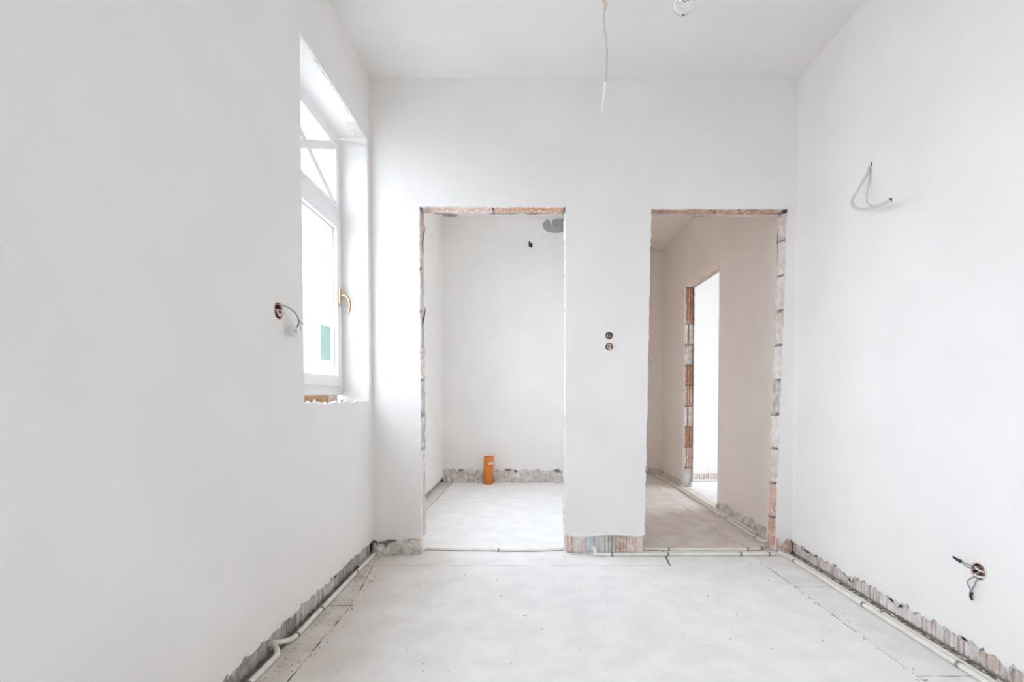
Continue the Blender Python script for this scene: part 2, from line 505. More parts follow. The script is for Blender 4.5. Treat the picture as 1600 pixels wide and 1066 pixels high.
def rough_strip(name, p0, p1, n, h, depth, mat, parent, seed, hvar=0.4, dvar=0.7, base=0.0):
    """uneven mortar bank along a wall foot: p0-p1 on the wall face, n = room side normal"""
    rng = random.Random(seed)
    a = Vector(p0); b = Vector(p1); n = Vector(n)
    L = (b - a).length; k = max(4, int(L / 0.018))
    bm = bmesh.new(); rows = []
    prof = [(0.0, 1.0), (0.25, 0.92), (0.55, 0.66), (0.8, 0.33), (1.0, 0.0)]
    for i in range(k + 1):
        f = i / k
        p = a.lerp(b, f)
        hh = h * (1 + hvar * (pnoise(Vector((f * L * 9, seed, 0))) + pnoise(Vector((f * L * 33, seed, 3))) * 0.8))
        dd = depth * (1 + dvar * (pnoise(Vector((f * L * 11, seed, 7))) + pnoise(Vector((f * L * 40, seed, 9))) * 0.6))
        row = [bm.verts.new(p - n * 0.02 + Vector((0, 0, hh)))]
        for (dx, dz) in prof:
            j = 0.16
            row.append(bm.verts.new(p + n * max(0, dd * (dx + rng.uniform(-j, j))) + Vector((0, 0, base + max(0, hh * (dz + rng.uniform(-j, j)))))))
        row[-1].co.z = base
        row.append(bm.verts.new(p - n * 0.02 + Vector((0, 0, base))))
        rows.append(row)
    for r0, r1 in zip(rows[:-1], rows[1:]):
        for i in range(len(r0)):
            j = (i + 1) % len(r0)
            bm.faces.new((r0[i], r1[i], r1[j], r0[j]))
    bm.faces.new(rows[0]); bm.faces.new(list(reversed(rows[-1])))
    return obj(name, bm, mat, parent)

def rocks(bm, spots, rng, flat=0.6):
    for (x, y, z, s) in spots:
        vs = []
        for dx, dy, dz in ((1, 0, 0), (-1, 0, 0), (0, 1, 0), (0, -1, 0), (0, 0, 1), (0, 0, -1)):
            q = s * rng.uniform(0.55, 1.25)
            vs.append((dx * q + rng.uniform(-.2, .2) * s, dy * q + rng.uniform(-.2, .2) * s, dz * q * flat))
        a = rng.uniform(0, 6.28); c, sn = math.cos(a), math.sin(a)
        zmin = min(v[2] for v in vs)
        V = [bm.verts.new((x + vx * c - vy * sn, y + vx * sn + vy * c, z + vz - zmin)) for vx, vy, vz in vs]
        for i, j in ((0, 2), (2, 1), (1, 3), (3, 0)):
            bm.faces.new((V[i], V[j], V[4])); bm.faces.new((V[j], V[i], V[5]))

# ================================================================== STRUCTURE
# ------------------------------------------------------------------ floors
def floor_room(name, x0, x1, y0, y1, label=None):
    o = boxobj(name, (x0, x1, y0, y1, -0.12, -0.011), M['groove'])
    return struct(o, label)

FZ = ((0, 0, 0), (1, 0, 0), (0, 1, 0), (0, 0, 1))
def screed(parent, pts, mat, seed, amp=0.0035, name='screed_slab', drop=0.0):
    o = slab(name, [(p[0], p[1], p[2] if len(p) > 2 else amp) for p in pts], [], ((0, 0, -drop), (1, 0, 0), (0, 1, 0), (0, 0, 1)), 0.011 - drop, mat, parent, seed, 0.022)
    o.data.materials[1] = M['groove']
    return o

fl = floor_room('floor', XO, XR + WTH, YREAR - 0.1, YB + 0.05)
g = 0.0016
CL, CR, CF = -0.832, 1.352, 2.875
# main slab
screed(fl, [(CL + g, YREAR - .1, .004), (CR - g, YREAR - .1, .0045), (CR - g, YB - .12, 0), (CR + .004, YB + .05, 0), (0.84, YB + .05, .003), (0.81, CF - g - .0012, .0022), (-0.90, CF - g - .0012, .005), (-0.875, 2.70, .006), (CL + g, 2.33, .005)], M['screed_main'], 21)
# strip along the facing wall
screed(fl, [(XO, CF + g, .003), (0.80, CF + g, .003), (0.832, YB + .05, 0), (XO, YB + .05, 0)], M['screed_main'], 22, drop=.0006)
# left strip pieces
ycuts = [YREAR - .1, -0.6, 0.35, 1.02, 1.66, 1.93, 2.33, 2.70, CF]
for i, (a, b) in enumerate(zip(ycuts[:-1], ycuts[1:])):
    xr0 = CL - g - (0.045 if a > 2.5 else 0); xr1 = CL - g - (0.07 if b > 2.8 else 0.045 if b > 2.5 else 0)
    screed(fl, [(XL + .008, a + g, .004), (xr0, a + g, .004), (xr1, b - g, .004), (XL + .008, b - g, .005)], M['screed_dirty'], 30 + i, drop=.0008 + .0004 * (i % 2))
# right strip pieces
ycuts = [YREAR - .1, -0.2, 0.9, 1.74, 2.56, YB + .05]
for i, (a, b) in enumerate(zip(ycuts[:-1], ycuts[1:])):
    screed(fl, [(CR + g, a + g, .003), (XR - .018, a + g, .006), (XR - .018, b - g, .003), (CR + g, b - g, .004)], M['screed_pink'], 50 + i, drop=.0008 + .0004 * (i % 2))

ft = floor_room('floor_toilet', XO, XP2 - 0.05, YB + 0.05, YT + 0.1)
screed(ft, [(XL + 0.075, YB + .053, 0), (XP2 - .05, YB + .053, 0), (XP2 - .05, YT + .1, 0), (XL + 0.115, YT + .1, .004)], M['screed'], 61)
screed(ft, [(XO, YB + .053, 0), (XL + 0.070, YB + .053, .004), (XL + 0.110, YT + .1, 0), (XO, YT + .1, 0)], M['screed_mid'], 62, drop=.0006)

fc = floor_room('floor_corridor', XP2 - 0.05, XR + WTH / 2, YB + 0.05, YC + 0.1)
screed(fc, [(XP2 - .05, YB + .053, 0), (1.40, YB + .053, .003), (1.352 - g, 3.45, .004), (1.352 - g, 4.45, 0), (1.354, 4.455, 0), (1.354, 5.15, 0), (1.352 - g, 5.155, .004), (1.352 - g, YC + .1, 0), (XP2 - .05, YC + .1, 0)], M['screed_mid'], 63)
screed(fc, [(1.40 + .005, YB + .053, 0), (XR + WTH / 2, YB + .053, 0), (XR + WTH / 2, YC + .1, 0), (1.352 + g, YC + .1, .004), (1.352 + g, 5.155, 0), (1.3545, 5.15, 0), (1.3545, 4.455, 0), (1.352 + g, 4.45, .004), (1.352 + g, 3.45, .004)], M['screed_mid'], 64, drop=.0006)

ff_ = floor_room('floor_side_room', XR + WTH / 2, XF + 0.3, YB + 0.05, YF + 0.1)
screed(ff_, [(XR + WTH / 2, YB + .05, 0), (XF + .3, YB + .05, 0), (XF + .3, YF + .1, 0), (XR + WTH / 2, YF + .1, 0)], M['screed'], 65)

# ------------------------------------------------------------------ ceilings
struct(boxobj('ceiling', (XO, XR + WTH / 2, YREAR - 0.3, YB + 0.05, ZC, ZC + 0.2), M['ceiling']))
struct(boxobj('ceiling_toilet', (XO, XP2 - 0.05, YB + 0.05, YT + 0.12, ZTOI, ZC + 0.2), M['ceiling']))
struct(boxobj('ceiling_corridor', (XP2 - 0.05, XR + WTH / 2, YB + 0.05, YC + 0.12, ZCOR, ZC + 0.2), M['plaster_warm']))
struct(boxobj('ceiling_side_room', (XR + WTH / 2, XF + 0.3, YB - 0.1, YF + 0.12, ZCOR, ZC + 0.2), M['ceiling']))

# ------------------------------------------------------------------ left exterior wall with window openings
LF = ((XL, 0, 0), (0, 1, 0), (0, 0, 1), (1, 0, 0))          # u = y, v = z, looks to +x
wl = slab('wall_left', rect(YREAR - 0.3, YT + 0.12, -0.12, ZC + .1), [rect(WY0 - .011, WY1 + .011, WZ0 - 0.03, WZ1 + .011), rect(TY0 - .011, TY1 + .011, TZ0 - .011, TZ1 + .011), rect(SY0 - .011, SY1 + .011, SZ0 - .011, SZ1 + .011)],
          ((XL - 0.03, 0, 0), (0, 1, 0), (0, 0, 1), (1, 0, 0)), (XL - 0.03) - XO, M['core'])
struct(wl, 'white plastered wall with the window, broken away above the floor')
SOCK_L = (1.955, 1.305)
slab('plaster', [(YREAR - 0.02, 0.085, .016), (YB + 0.0, 0.085, 0), (YB, ZC, 0), (YREAR - 0.02, ZC, 0)],
     [[(WY0, WZ0 - .002, 0.009), (WY1, WZ0 - .002, 0.0), (WY1, WZ1, 0.003), (WY0, WZ1, 0.0)], circ(SOCK_L[0], SOCK_L[1], 0.034), rect(SY0, SY1, SZ0, SZ1)],
     LF, PL, M['plaster'], wl, 101, 0.016)
slab('plaster', [(YB2, 0.06, .02), (YT, 0.06, 0), (YT, ZTOI, 0), (YB2, ZTOI, 0)],
     [rect(TY0, TY1, TZ0, TZ1, 0)], LF, PL, M['plaster'], wl, 102, 0.02)
y = YREAR + 0.14
i = 0
while y < YB - 0.1:
    place_piece('brick', BASE_L[i % 2], wl, (XL - 0.018 - random.Random(i).uniform(0, .006), y, 0.0), (1, 0))
    y += 0.252; i += 1
# reveals (plaster linings of the opening)
def reveals(parent, y0, y1, z0, z1, xin, xfr, patch=False):
    boxobj('reveal', (xfr, xin, y1, y1 + 0.012, z0 - 0.02, z1 + .012), M['plaster'], parent)
    boxobj('reveal', (xfr, xin, y0 - 0.012, y0, z0 - 0.02, z1 + .012), M['plaster'], parent)
    boxobj('reveal', (xfr, xin, y0, y1, z1, z1 + 0.012), M['plaster'], parent)
reveals(wl, WY0, WY1, WZ0, WZ1, XL - PL, XO)
reveals(wl, TY0, TY1, TZ0, TZ1, XL - PL, XO)
reveals(wl, SY0, SY1, SZ0, SZ1, XL - PL, XO)
boxobj('reveal', (XO, XL - PL, TY0, TY1, TZ0 - .012, TZ0), M['plaster'], wl)
boxobj('reveal', (XO, XL - PL, SY0, SY1, SZ0 - .012, SZ0), M['plaster'], wl)
# rough lower edge of the window opening: mortar bed and the brown strip below the frame
rng = random.Random(5)
bm = bmesh.new()
ny, nx = 40, 8
gv = [[bm.verts.new((XO + (XL - 0.004 - XO) * j / nx, WY0 + (WY1 - WY0) * i / ny, WZ0 - 0.012 + rng.uniform(-.008, .006) + (.008 if i > 28 and 3 < j < 8 else 0))) for j in range(nx + 1)] for i in range(ny + 1)]
for i in range(ny):
    for j in range(nx):
        bm.faces.new((gv[i][j], gv[i][j + 1], gv[i + 1][j + 1], gv[i + 1][j]))
lowv = [bm.verts.new((v.co.x, v.co.y, WZ0 - .05)) for v in (gv[0][0], gv[0][nx], gv[ny][nx], gv[ny][0])]
o = obj('mortar_bed', bm, M['mortar'], wl)
for i, (a, b) in enumerate(((WY0 + .004, 2.47), (2.475, 2.79), (2.795, 2.94))):
    boxobj('brick', (-1.20, -1.118 + .006 * (i % 2), a, b, WZ0 - .025, 0.976), M['wood'] if i < 2 else M['brick'], wl, 0.003)
# mortar smear where the lintel reveal meets the corner
boxobj('reveal_patch', (XL - .06, XL - .004, WY1 - .18, WY1 - .01, WZ1 - .003, WZ1 + .005), M['plaster_edge'], wl, .002)

# ------------------------------------------------------------------ right wall (runs on along the corridor, with a doorway)
wr = slab('wall_right', [(YREAR - .3, -.12, 0), (CD0 - .03, -.12, 0), (CD0 - .03, CDZ + .04, 0), (CD1 + .03, CDZ + .04, 0), (CD1 + .03, -.12, 0), (YC + .12, -.12, 0), (YC + .12, ZC, 0), (YREAR - .3, ZC, 0)], [],
          ((XR + 0.03, 0, 0), (0, 1, 0), (0, 0, 1), (-1, 0, 0)), WTH - 0.045, M['core'])
struct(wr, 'white plastered wall without windows, broken away above the floor')
RF = ((XR, 0, 0), (0, 1, 0), (0, 0, 1), (-1, 0, 0))
_p = at_x(1529, 893, XR); SOCK_R = (_p.y, _p.z)
slab('plaster', [(YREAR - 0.02, 0.055, .020), (YB, 0.075, 0), (YB, ZC, 0), (YREAR - 0.02, ZC, 0)], [circ(SOCK_R[0], SOCK_R[1], 0.031)], RF, PL, M['plaster'], wr, 117, 0.014)
slab('plaster', [(YB2, 0.07, .022), (CD0, 0.06, .004), (CD0 + .005, CDZ, .004), (CD1, CDZ, .006), (CD1, 0.06, .018), (YC, 0.05, 0), (YC, ZCOR, 0), (YB2, ZCOR, 0)], [], RF, PL, M['plaster_warm'], wr, 112, 0.016)
slab('plaster', [(YB + .05, 0.07, .01), (CD0, 0.06, .004), (CD0, CDZ, .004), (CD1, CDZ, .006), (CD1, 0.06, .01), (YF, 0.05, 0), (YF, ZCOR, 0), (YB + .05, ZCOR, 0)], [],
     ((XR + WTH, 0, 0), (0, 1, 0), (0, 0, 1), (1, 0, 0)), PL, M['plaster'], wr, 113, 0.02)
y = YREAR + 0.12; i = 0
while y < YC - 0.1:
    if not (CD0 - .12 < y < CD1 + .12):
        place_piece('brick', BASE_R[i % 2] if y < YB else BASE_L[i % 2], wr, (XR + 0.016 + random.Random(i).uniform(0, .006), y, 0.0), (-1, 0))
    y += 0.252; i += 1
xm = XR + WTH / 2
jamb_course(wr, xm, CD1 + 0.006, (0, -1), CDZ, JAMB, 7, seq=[JAMB[3], JAMB[2], JAMB[0], JAMB[1], JAMB[0], JAMB[2], JAMB[3], JAMB[1], JAMB[2], JAMB[0]])
jamb_course(wr, xm, CD0 - 0.006, (0, 1), CDZ, JAMB, 8)
lintel_row(wr, CD0, CD1, CDZ + 0.004, xm, 9, axis='Y')
rough_strip('mortar', (XR + .02, YB2, 0), (XR + .02, CD0 - .02, 0), (-1, 0, 0), 0.075, 0.045, M['mortar'], wr, 15)
rough_strip('mortar', (XR + .02, CD1 + .01, 0), (XR + .02, YC, 0), (-1, 0, 0), 0.06, 0.04, M['mortar'], wr, 16)

# ------------------------------------------------------------------ facing wall with the two rough door openings
def door_loop(zb_l, zb_m, zb_r, amp_b, jag_, ztop=ZC):
    return [(XL, zb_l, amp_b), (D1L, zb_l, jag_), (D1L, D1Z, jag_), (D1R, D1Z, jag_), (D1R, zb_m, amp_b * .45),
            (D2LB, zb_m, .006), (D2LT, D2Z, jag_ * 1.2), (D2RT, D2Z, jag_), (D2RB, zb_r, amp_b), (XR, zb_r, 0), (XR, ztop, 0), (XL, ztop, 0)]
wb = slab('wall_back', [(XL, -.12, 0), (D1L - .03, -.12, 0), (D1L - .03, D1Z + .05, 0), (D1R + .03, D1Z + .05, 0), (D1R + .03, -.12, 0), (D2LB - .03, -.12, 0), (D2LT - .03, D2Z + .05, 0), (D2RT + .03, D2Z + .05, 0), (D2RB + .03, -.12, 0), (XR, -.12, 0), (XR, ZC + .1, 0), (XL, ZC + .1, 0)], [],
          ((0, YB + .03, 0), (1, 0, 0), (0, 0, 1), (0, -1, 0)), YB2 - YB - .045, M['core'])
struct(wb, 'white plastered partition with two rough doorways cut to bare blocks')
BF = ((0, YB, 0), (1, 0, 0), (0, 0, 1), (0, -1, 0))
SOCK_B = [(0.484, 1.342), (0.484, 1.275)]
slab('plaster', door_loop(0.085, 0.112, 0.09, .022, .0035), [circ(u, v, .0245) for u, v in SOCK_B], BF, PL, M['plaster'], wb, 121, 0.014)
slab('plaster', door_loop(0.085, 0.09, 0.06, .02, .005, ZC + .1), [], ((0, YB2, 0), (1, 0, 0), (0, 0, 1), (0, 1, 0)), PL, M['plaster'], wb, 122, 0.018)
ym = (YB + YB2) / 2
jamb_course(wb, D1L - .004, ym, (1, 0), D1Z, JAMB, 41, seq=[JAMB2[0], JAMB2[1], JAMB2[2], JAMB[3], JAMB[3], JAMB2[2], JAMB2[0], JAMB2[0], JAMB2[1], JAMB2[1]], sx=1.33)
jamb_course(wb, D1R + .004, ym, (-1, 0), D1Z, [JAMB[3], JAMB2[0], JAMB2[2]], 42, sx=1.33)
jamb_course(wb, D2LB - .004, ym, (1, 0), D2Z, JAMB2, 43, slope=D2LT - D2LB, sx=1.33)
jamb_course(wb, D2RB + .002, ym, (-1, 0), D2Z, JAMB2, 44, slope=D2RT - D2RB, seq=[JAMB2[1], JAMB2[1], JAMB2[0], JAMB2[2], JAMB[3], JAMB2[0], JAMB2[2], JAMB2[0], JAMB2[0], JAMB2[0]], sx=1.33)
lintel_row(wb, D1L, D1R, D1Z + .004, ym, 45, wd=BW * 1.33)
lintel_row(wb, D2LT, D2RT, D2Z + .004, ym, 46, wd=BW * 1.33)
# exposed blocks under the plaster of the pier between the doors
pier_mats = [M['brick_soft'], M['brick_dusty'], M['brick_blue'], M['plaster_edge'], M['mortar'], M['brick_soft'], M['brick_soft']]
pw = [.055, .075, .050, .088, .045, .075, .085]
x = D1R + .008
for i, (w_, m_) in enumerate(zip(pw, pier_mats)):
    me = block_mesh('pier_block', w_ - .003, .19, .05, max(2, int(w_ / .02)), .011, m_, 70 + i, .004)
    place_piece('brick', me, wb, (x + w_ / 2, YB + .012 + .003 * (i % 3), 0.0), (0, -1))
    x += w_
# thick rolled plaster lip above them
tubeobj('plaster_lip', [(D1R + .002, YB + .001, .135), (D1R + .03, YB - .002, .118), (D1R + .12, YB - .002, .112), (.42, YB - .002, .120), (.50, YB - .001, .126), (.60, YB - .002, .118), (.68, YB - .002, .112), (D2LB - .003, YB + .001, .130)], .012, M['plaster'], wb, 8, 6)
x = D2RB + .03
place_piece('brick', block_mesh('stub_block', .07, .15, .05, 3, .006, M['brick_dusty'], 91, .006), wb, (D2RB + .055, YB + .014, 0), (0, -1))
rough_strip('mortar', (XL, YB + .01, 0), (D1L, YB + .01, 0), (0, -1, 0), 0.06, 0.03, M['mortar'], wb, 17, .7, .9)

# ------------------------------------------------------------------ other partitions
wt = struct(boxobj('wall_toilet', (XO, XP2 - .05, YT + .02, YT + .12, -.12, ZC + .1), M['core']), 'plain white wall at the end of the toilet')
HOLE_T = ((829 - 828) * YT / F_PX, CAM_H + (616 - 385) * YT / F_PX)
slab('plaster', [(XL, .14, .03), (XP1, .13, 0), (XP1, ZTOI, 0), (XL, ZTOI, 0)], [circ(HOLE_T[0], HOLE_T[1], .024)], ((0, YT, 0), (1, 0, 0), (0, 0, 1), (0, -1, 0)), PL, M['plaster'], wt, 131, .02)
rough_strip('mortar', (XL, YT + .01, 0), (XP1, YT + .01, 0), (0, -1, 0), 0.125, 0.05, M['mortar'], wt, 18, .35, .8)
wp = struct(boxobj('wall_partition', (XP1, XP2 - .012, YB2, YC + .1, -.12, ZC + .1), M['plaster']))
boxobj('plaster', (XP2 - .012, XP2, YB2, YC, 0.0, ZCOR), M['plaster_warm'], wp)
wc = struct(boxobj('wall_corridor', (XP2, XR, YC, YC + .12, -.12, ZC), M['plaster_warm']))
rough_strip('mortar', (XP2, YC, 0), (XR, YC, 0), (0, -1, 0), 0.07, 0.05, M['mortar'], wc, 19)
ws = struct(boxobj('wall_side_room', (XR + WTH, XF + .3, YF + .02, YF + .12, -.12, ZC), M['core']))
slab('plaster', [(XR + WTH, .085, .012), (XF, .085, 0), (XF, ZCOR, 0), (XR + WTH, ZCOR, 0)], [], ((0, YF, 0), (1, 0, 0), (0, 0, 1), (0, -1, 0)), PL, M['plaster'], ws, 141, .02)
x = XR + WTH + .12; i = 0
while x < XF:
    place_piece('brick', BASE_R[i % 2], ws, (x, YF + .004, 0), (0, -1)); x += .252; i += 1
struct(boxobj('wall_side_near', (XR + WTH, XF + .3, YB - .1, YB + .05, -.12, ZC), M['plaster']))
wsw = struct(slab('wall_side_window', rect(YB + .05, YF + .02, -.12, ZC), [rect(4.42, 5.62, .30, 2.55)], ((XF, 0, 0), (0, 1, 0), (0, 0, 1), (-1, 0, 0)), .3, M['plaster']))
wre = struct(slab('wall_rear', rect(XO, XR + WTH, -.12, ZC), [], ((0, YREAR, 0), (1, 0, 0), (0, 0, 1), (0, 1, 0)), .3, M['plaster']))

portal('window_portal', (XO - .02, (WY0 + WY1) / 2, (WZ0 + WZ1) / 2), (0, R(-90), 0), WZ1 - WZ0, WY1 - WY0)
portal('window_portal', (XO - .02, (TY0 + TY1) / 2, (TZ0 + TZ1) / 2), (0, R(-90), 0), TZ1 - TZ0, TY1 - TY0)
portal('window_portal', (XF + .32, 5.02, 1.425), (0, R(90), 0), 2.25, 1.20)
portal('window_portal', (XO - .02, (SY0 + SY1) / 2, (SZ0 + SZ1) / 2), (0, R(-90), 0), SZ1 - SZ0, SY1 - SY0)

# ------------------------------------------------------------------ windows
def window_left(n, y0, y1, z0, z1, xf, detail):
    """frame in the plane x = xf (room side face), opening y0..y1, z0..z1"""
    w = struct(empty('window_%d' % n, (xf, (y0 + y1) / 2, z0)))
    inv = Matrix.Translation(-w.location)
    def fix(o):
        o.data.transform(inv); return o
    fr = 0.045
    xb = xf - 0.07
    zt0, zt1 = z1 - .495, z1 - .425                     # transom
    def part(name, dims, mat='pvc', parent=w, bev=.004):
        o = boxobj(name, dims, M[mat], None, bev); fix(o); o.parent = parent; return o
    part('frame_stile', (xb, xf, y0, y0 + fr, z0, z1)); part('frame_stile', (xb, xf, y1 - fr, y1, z0, z1))
    part('frame_head', (xb, xf, y0 + fr, y1 - fr, z1 - fr, z1)); part('frame_sill', (xb, xf, y0 + fr, y1 - fr, z0, z0 + fr))
    part('frame_sill_strip', (xb, xf + .004, y0, y1, z0 - .022, z0 - .001), bev=.002)
    part('transom', (xb, xf, y0 + fr, y1 - fr, zt0, zt1))
    # lower sash
    sa = part('sash', (xf - .05, xf + .012, y0 + fr - .012, y0 + fr + .048, z0 + fr - .012, zt0 + .010))
    sy0, sy1, sz0, sz1 = y0 + fr - .012, y1 - fr + .012, z0 + fr - .012, zt0 + .010
    part('sash_stile', (xf - .05, xf + .012, sy1 - .06, sy1, sz0, sz1), parent=sa)
    part('sash_rail', (xf - .05, xf + .012, sy0 + .06, sy1 - .06, sz0, sz0 + .06), parent=sa)
    part('sash_rail', (xf - .05, xf + .012, sy0 + .06, sy1 - .06, sz1 - .06, sz1), parent=sa)
    gy0, gy1, gz0, gz1 = sy0 + .06, sy1 - .06, sz0 + .06, sz1 - .06
    for a in ((gy0, gy0 + .004, gz0, gz1), (gy1 - .004, gy1, gz0, gz1), (gy0, gy1, gz0, gz0 + .004), (gy0, gy1, gz1 - .004, gz1)):
        part('gasket', (xf - .018, xf - .008, *a), 'gasket', sa, 0)
    part('pane', (xf - .026, xf - .020, gy0, gy1, gz0, gz1), 'glass', sa, 0)
    # fanlight
    fy0, fy1, fz0, fz1 = y0 + fr + .03, y1 - fr - .03, zt1 + .022, z1 - fr - .022
    fa = part('fanlight', (xf - .05, xf + .006, y0 + fr, y1 - fr, zt1 - .002, fz0))
    part('fanlight_rail', (xf - .05, xf + .006, y0 + fr, y1 - fr, fz1, z1 - fr + .002), parent=fa)
    part('fanlight_stile', (xf - .05, xf + .006, y0 + fr, fy0, fz0, fz1), parent=fa)
    part('fanlight_stile', (xf - .05, xf + .006, fy1, y1 - fr, fz0, fz1), parent=fa)
    part('pane', (xf - .030, xf - .024, fy0, fy1, fz0, fz1), 'glass', fa, 0)
    if detail:
        for mi, (a, b) in enumerate((((fy0, fz0), (fy1, fz1)), ((fy0, fz1), (fy1, fz0)))):
            bm = bmesh.new()
            d = Vector((0, b[0] - a[0], b[1] - a[1])); L = d.length
            box(bm, -.010 - .002 * mi, .016 + .002 * mi, -.022, .022, 0, L)
            q = Vector((0, 0, 1)).rotation_difference(d.normalized()).to_matrix().to_4x4()
            q.translation = Vector((xf - .022, a[0], a[1]))
            bmesh.ops.transform(bm, matrix=inv @ q, verts=bm.verts[:])
            obj('muntin', bm, M['pvc'], fa)
        # brass handle
        hy, hz = sy1 - .028, CAM_H + (616 - 465) * 2.99 / F_PX
        hd = part('handle', (xf + .012, xf + .022, hy - .02, hy + .02, hz - .045, hz + .045), 'brass', sa, .003)
        tag(hd, 'curved brass window handle')
        o = tubeobj('lever', [(xf + .02, hy, hz + .004), (xf + .045, hy, hz + .006), (xf + .062, hy, hz - .008), (xf + .072, hy, hz - .040), (xf + .070, hy, hz - .075), (xf + .060, hy, hz - .098)], .0085, M['brass'], None, 10, 8, .0065)
        fix(o); o.parent = sa
        # green film stuck on the pane
        st = part('sticker', (xf - .0198, xf - .0188, 2.785, 2.925, CAM_H + .19, CAM_H + .385), 'sticker', sa, 0)
        tag(st, 'pale green film sticker on the pane')
    return w
tag(window_left(1, WY0, WY1, 0.998, WZ1 - .012, -1.13, True), 'white framed window with crossed muntins in its fanlight and brass handle')
def window_simple(n, axis, pos, a0, a1, z0, z1, mid):
    w = struct(empty('window_%d' % n, (pos, (a0 + a1) / 2, z0) if axis == 'X' else ((a0 + a1) / 2, pos, z0)))
    inv = Matrix.Translation(-w.location)
    def part(name, u0, u1, v0, v1, t0, t1, mat='pvc'):
        d = (pos + t0, pos + t1, u0, u1, v0, v1) if axis == 'X' else (u0, u1, pos + t0, pos + t1, v0, v1)
        o = boxobj(name, d, M[mat], None, .004 if mat == 'pvc' else 0); o.data.transform(inv); o.parent = w
    t = .06
    part('frame_stile', a0, a0 + t, z0, z1, -.035, .035); part('frame_stile', a1 - t, a1, z0, z1, -.035, .035)
    part('frame_head', a0 + t, a1 - t, z1 - t, z1, -.035, .035); part('frame_sill', a0 + t, a1 - t, z0, z0 + t, -.035, .035)
    xs = [a0 + t] + mid + [a1 - t]
    for m_ in mid: part('mullion', m_ - .04, m_ + .04, z0 + t, z1 - t, -.03, .03)
    for i in range(len(xs) - 1):
        part('pane', xs[i] + (.04 if i else 0), xs[i + 1] - (.04 if i < len(xs) - 2 else 0), z0 + t, z1 - t, -.003, .003, 'glass')
window_simple(2, 'X', -1.165, TY0, TY1, TZ0, TZ1, [3.9])
window_simple(3, 'X', XF + .18, 4.42, 5.62, .30, 2.55, [5.02])
window_simple(4, 'X', -1.165, SY0, SY1, SZ0, SZ1, [-.77, -.03])  # unseen window beside the camera, added to light the room and windowless wall

# ------------------------------------------------------------------ outside: ground and the house across the street
struct(boxobj('ground', (-40, 40, -40, 60, -1.2, -1.0), M['ground']))
hb = empty('house', (-10, 20, -1.0))
inv = Matrix.Translation((10, -20, 1.0))
def hpart(name, dims, mat):
    o = boxobj(name, dims, M[mat], None); o.data.transform(inv); o.parent = hb; return o
hpart('facade', (-16, -10, 6, 34, -1.0, 10.5), 'facade')
hpart('cornice', (-16.2, -9.7, 5.8, 34.2, 10.5, 10.9), 'facade')
hpart('roof', (-16.2, -9.8, 5.8, 34.2, 10.9, 11.2), 'roofing')
for yy in range(9):
    for zz in range(3):
        y0 = 8.2 + yy * 2.75; z0 = 1.2 + zz * 3.0
        f = hpart('house_window', (-10.03, -9.94, y0 - .08, y0 + 1.18, z0 - .08, z0 + 1.58), 'pvc')
        o = hpart('pane', (-9.945, -9.93, y0, y0 + 1.1, z0, z0 + 1.5), 'darkglass'); o.parent = f
tag(hb, 'pale house across the street seen through the window', 'house')

# ================================================================== THINGS
# ------------------------------------------------------------------ heating pipes
def pipe_run(name, pts, r, label, clips=(), group=None, n=10):
    base = Vector(pts[0]).copy(); base.z = 0
    root = empty(name, base)
    tag(root, label, 'pipe', group)
    P_ = [Vector(p) - base for p in pts]
    tubeobj('pipe', P_, r, M['pipe'], root, 12, n)
    for t_ in clips:
        L = catmull(P_, 20); i = int(t_ * (len(L) - 1)); i = max(1, min(len(L) - 2, i))
        d = (L[i + 1] - L[i - 1]).normalized()
        bm = bmesh.new()
        c = L[i]
        tube(bm, [c - d * .006, c + d * .006], r + .0022, 12)
        obj('pipe_clip', bm, M['clip'], root)
    return root
pr = .0105
xlp = XL + .020
pipe_run('heating_pipe', [(xlp, 3.075, pr), (xlp, 2.6, pr), (xlp + .003, 2.2, pr), (xlp + .004, 2.02, pr), (xlp - .006, 1.965, pr + .004), (xlp - .032, 1.935, pr + .012), (xlp - .06, 1.93, pr + .016)], pr,
          'white pipe under the window wall running from the corner until it bends into the wall', (.12, .30, .5))
pipe_run('heating_pipe', [(xlp - .055, 1.905, pr + .02), (xlp - .026, 1.90, pr + .016), (xlp, 1.87, pr + .004), (xlp + .004, 1.82, pr), (xlp, 1.5, pr), (xlp, .8, pr), (xlp, 0, pr), (xlp, -1.6, pr)], pr,
          'white pipe below the wall socket that comes out of the window wall beyond the gap', (.52, .62, .8))
xrp = 1.545
pipe_run('heating_pipe', [(xrp - .02, 3.075, pr), (xrp, 3.0, pr), (xrp, 2.5, pr), (xrp, 2.0, pr), (xrp, 1.2, pr), (xrp, 0, pr), (xrp, -1.6, pr)], pr,
          'white pipe laid along the windowless wall, the one further out on the floor', (.20, .40, .55, .62))
pipe_run('heating_pipe', [(xrp + .027, 3.06, pr * .8), (xrp + .027, 2.4, pr * .8), (xrp + .027, 1.4, pr * .8), (xrp + .027, 0, pr * .8), (xrp + .027, -1.6, pr * .8)], pr * .8,
          'thin white pipe laid along the windowless wall, tight beside the bricks', (.3, .5))
pipe_run('heating_pipe', [(.392, 3.078, .05), (.40, 3.055, .020), (.43, 3.045, pr), (.8, 3.05, pr), (1.2, 3.05, pr), (1.50, 3.055, pr)], pr,
          'white pipe across the floor in front of the corridor doorway', (.45, .62, .85, .97))
pipe_run('heating_pipe', [(-.66, 3.17, pr * .8), (-.4, 3.150, pr * .8), (0, 3.135, pr * .8), (.21, 3.16, pr * .8)], pr * .8,
          'thin grey-white pipe across the threshold of the toilet doorway', (.5,))
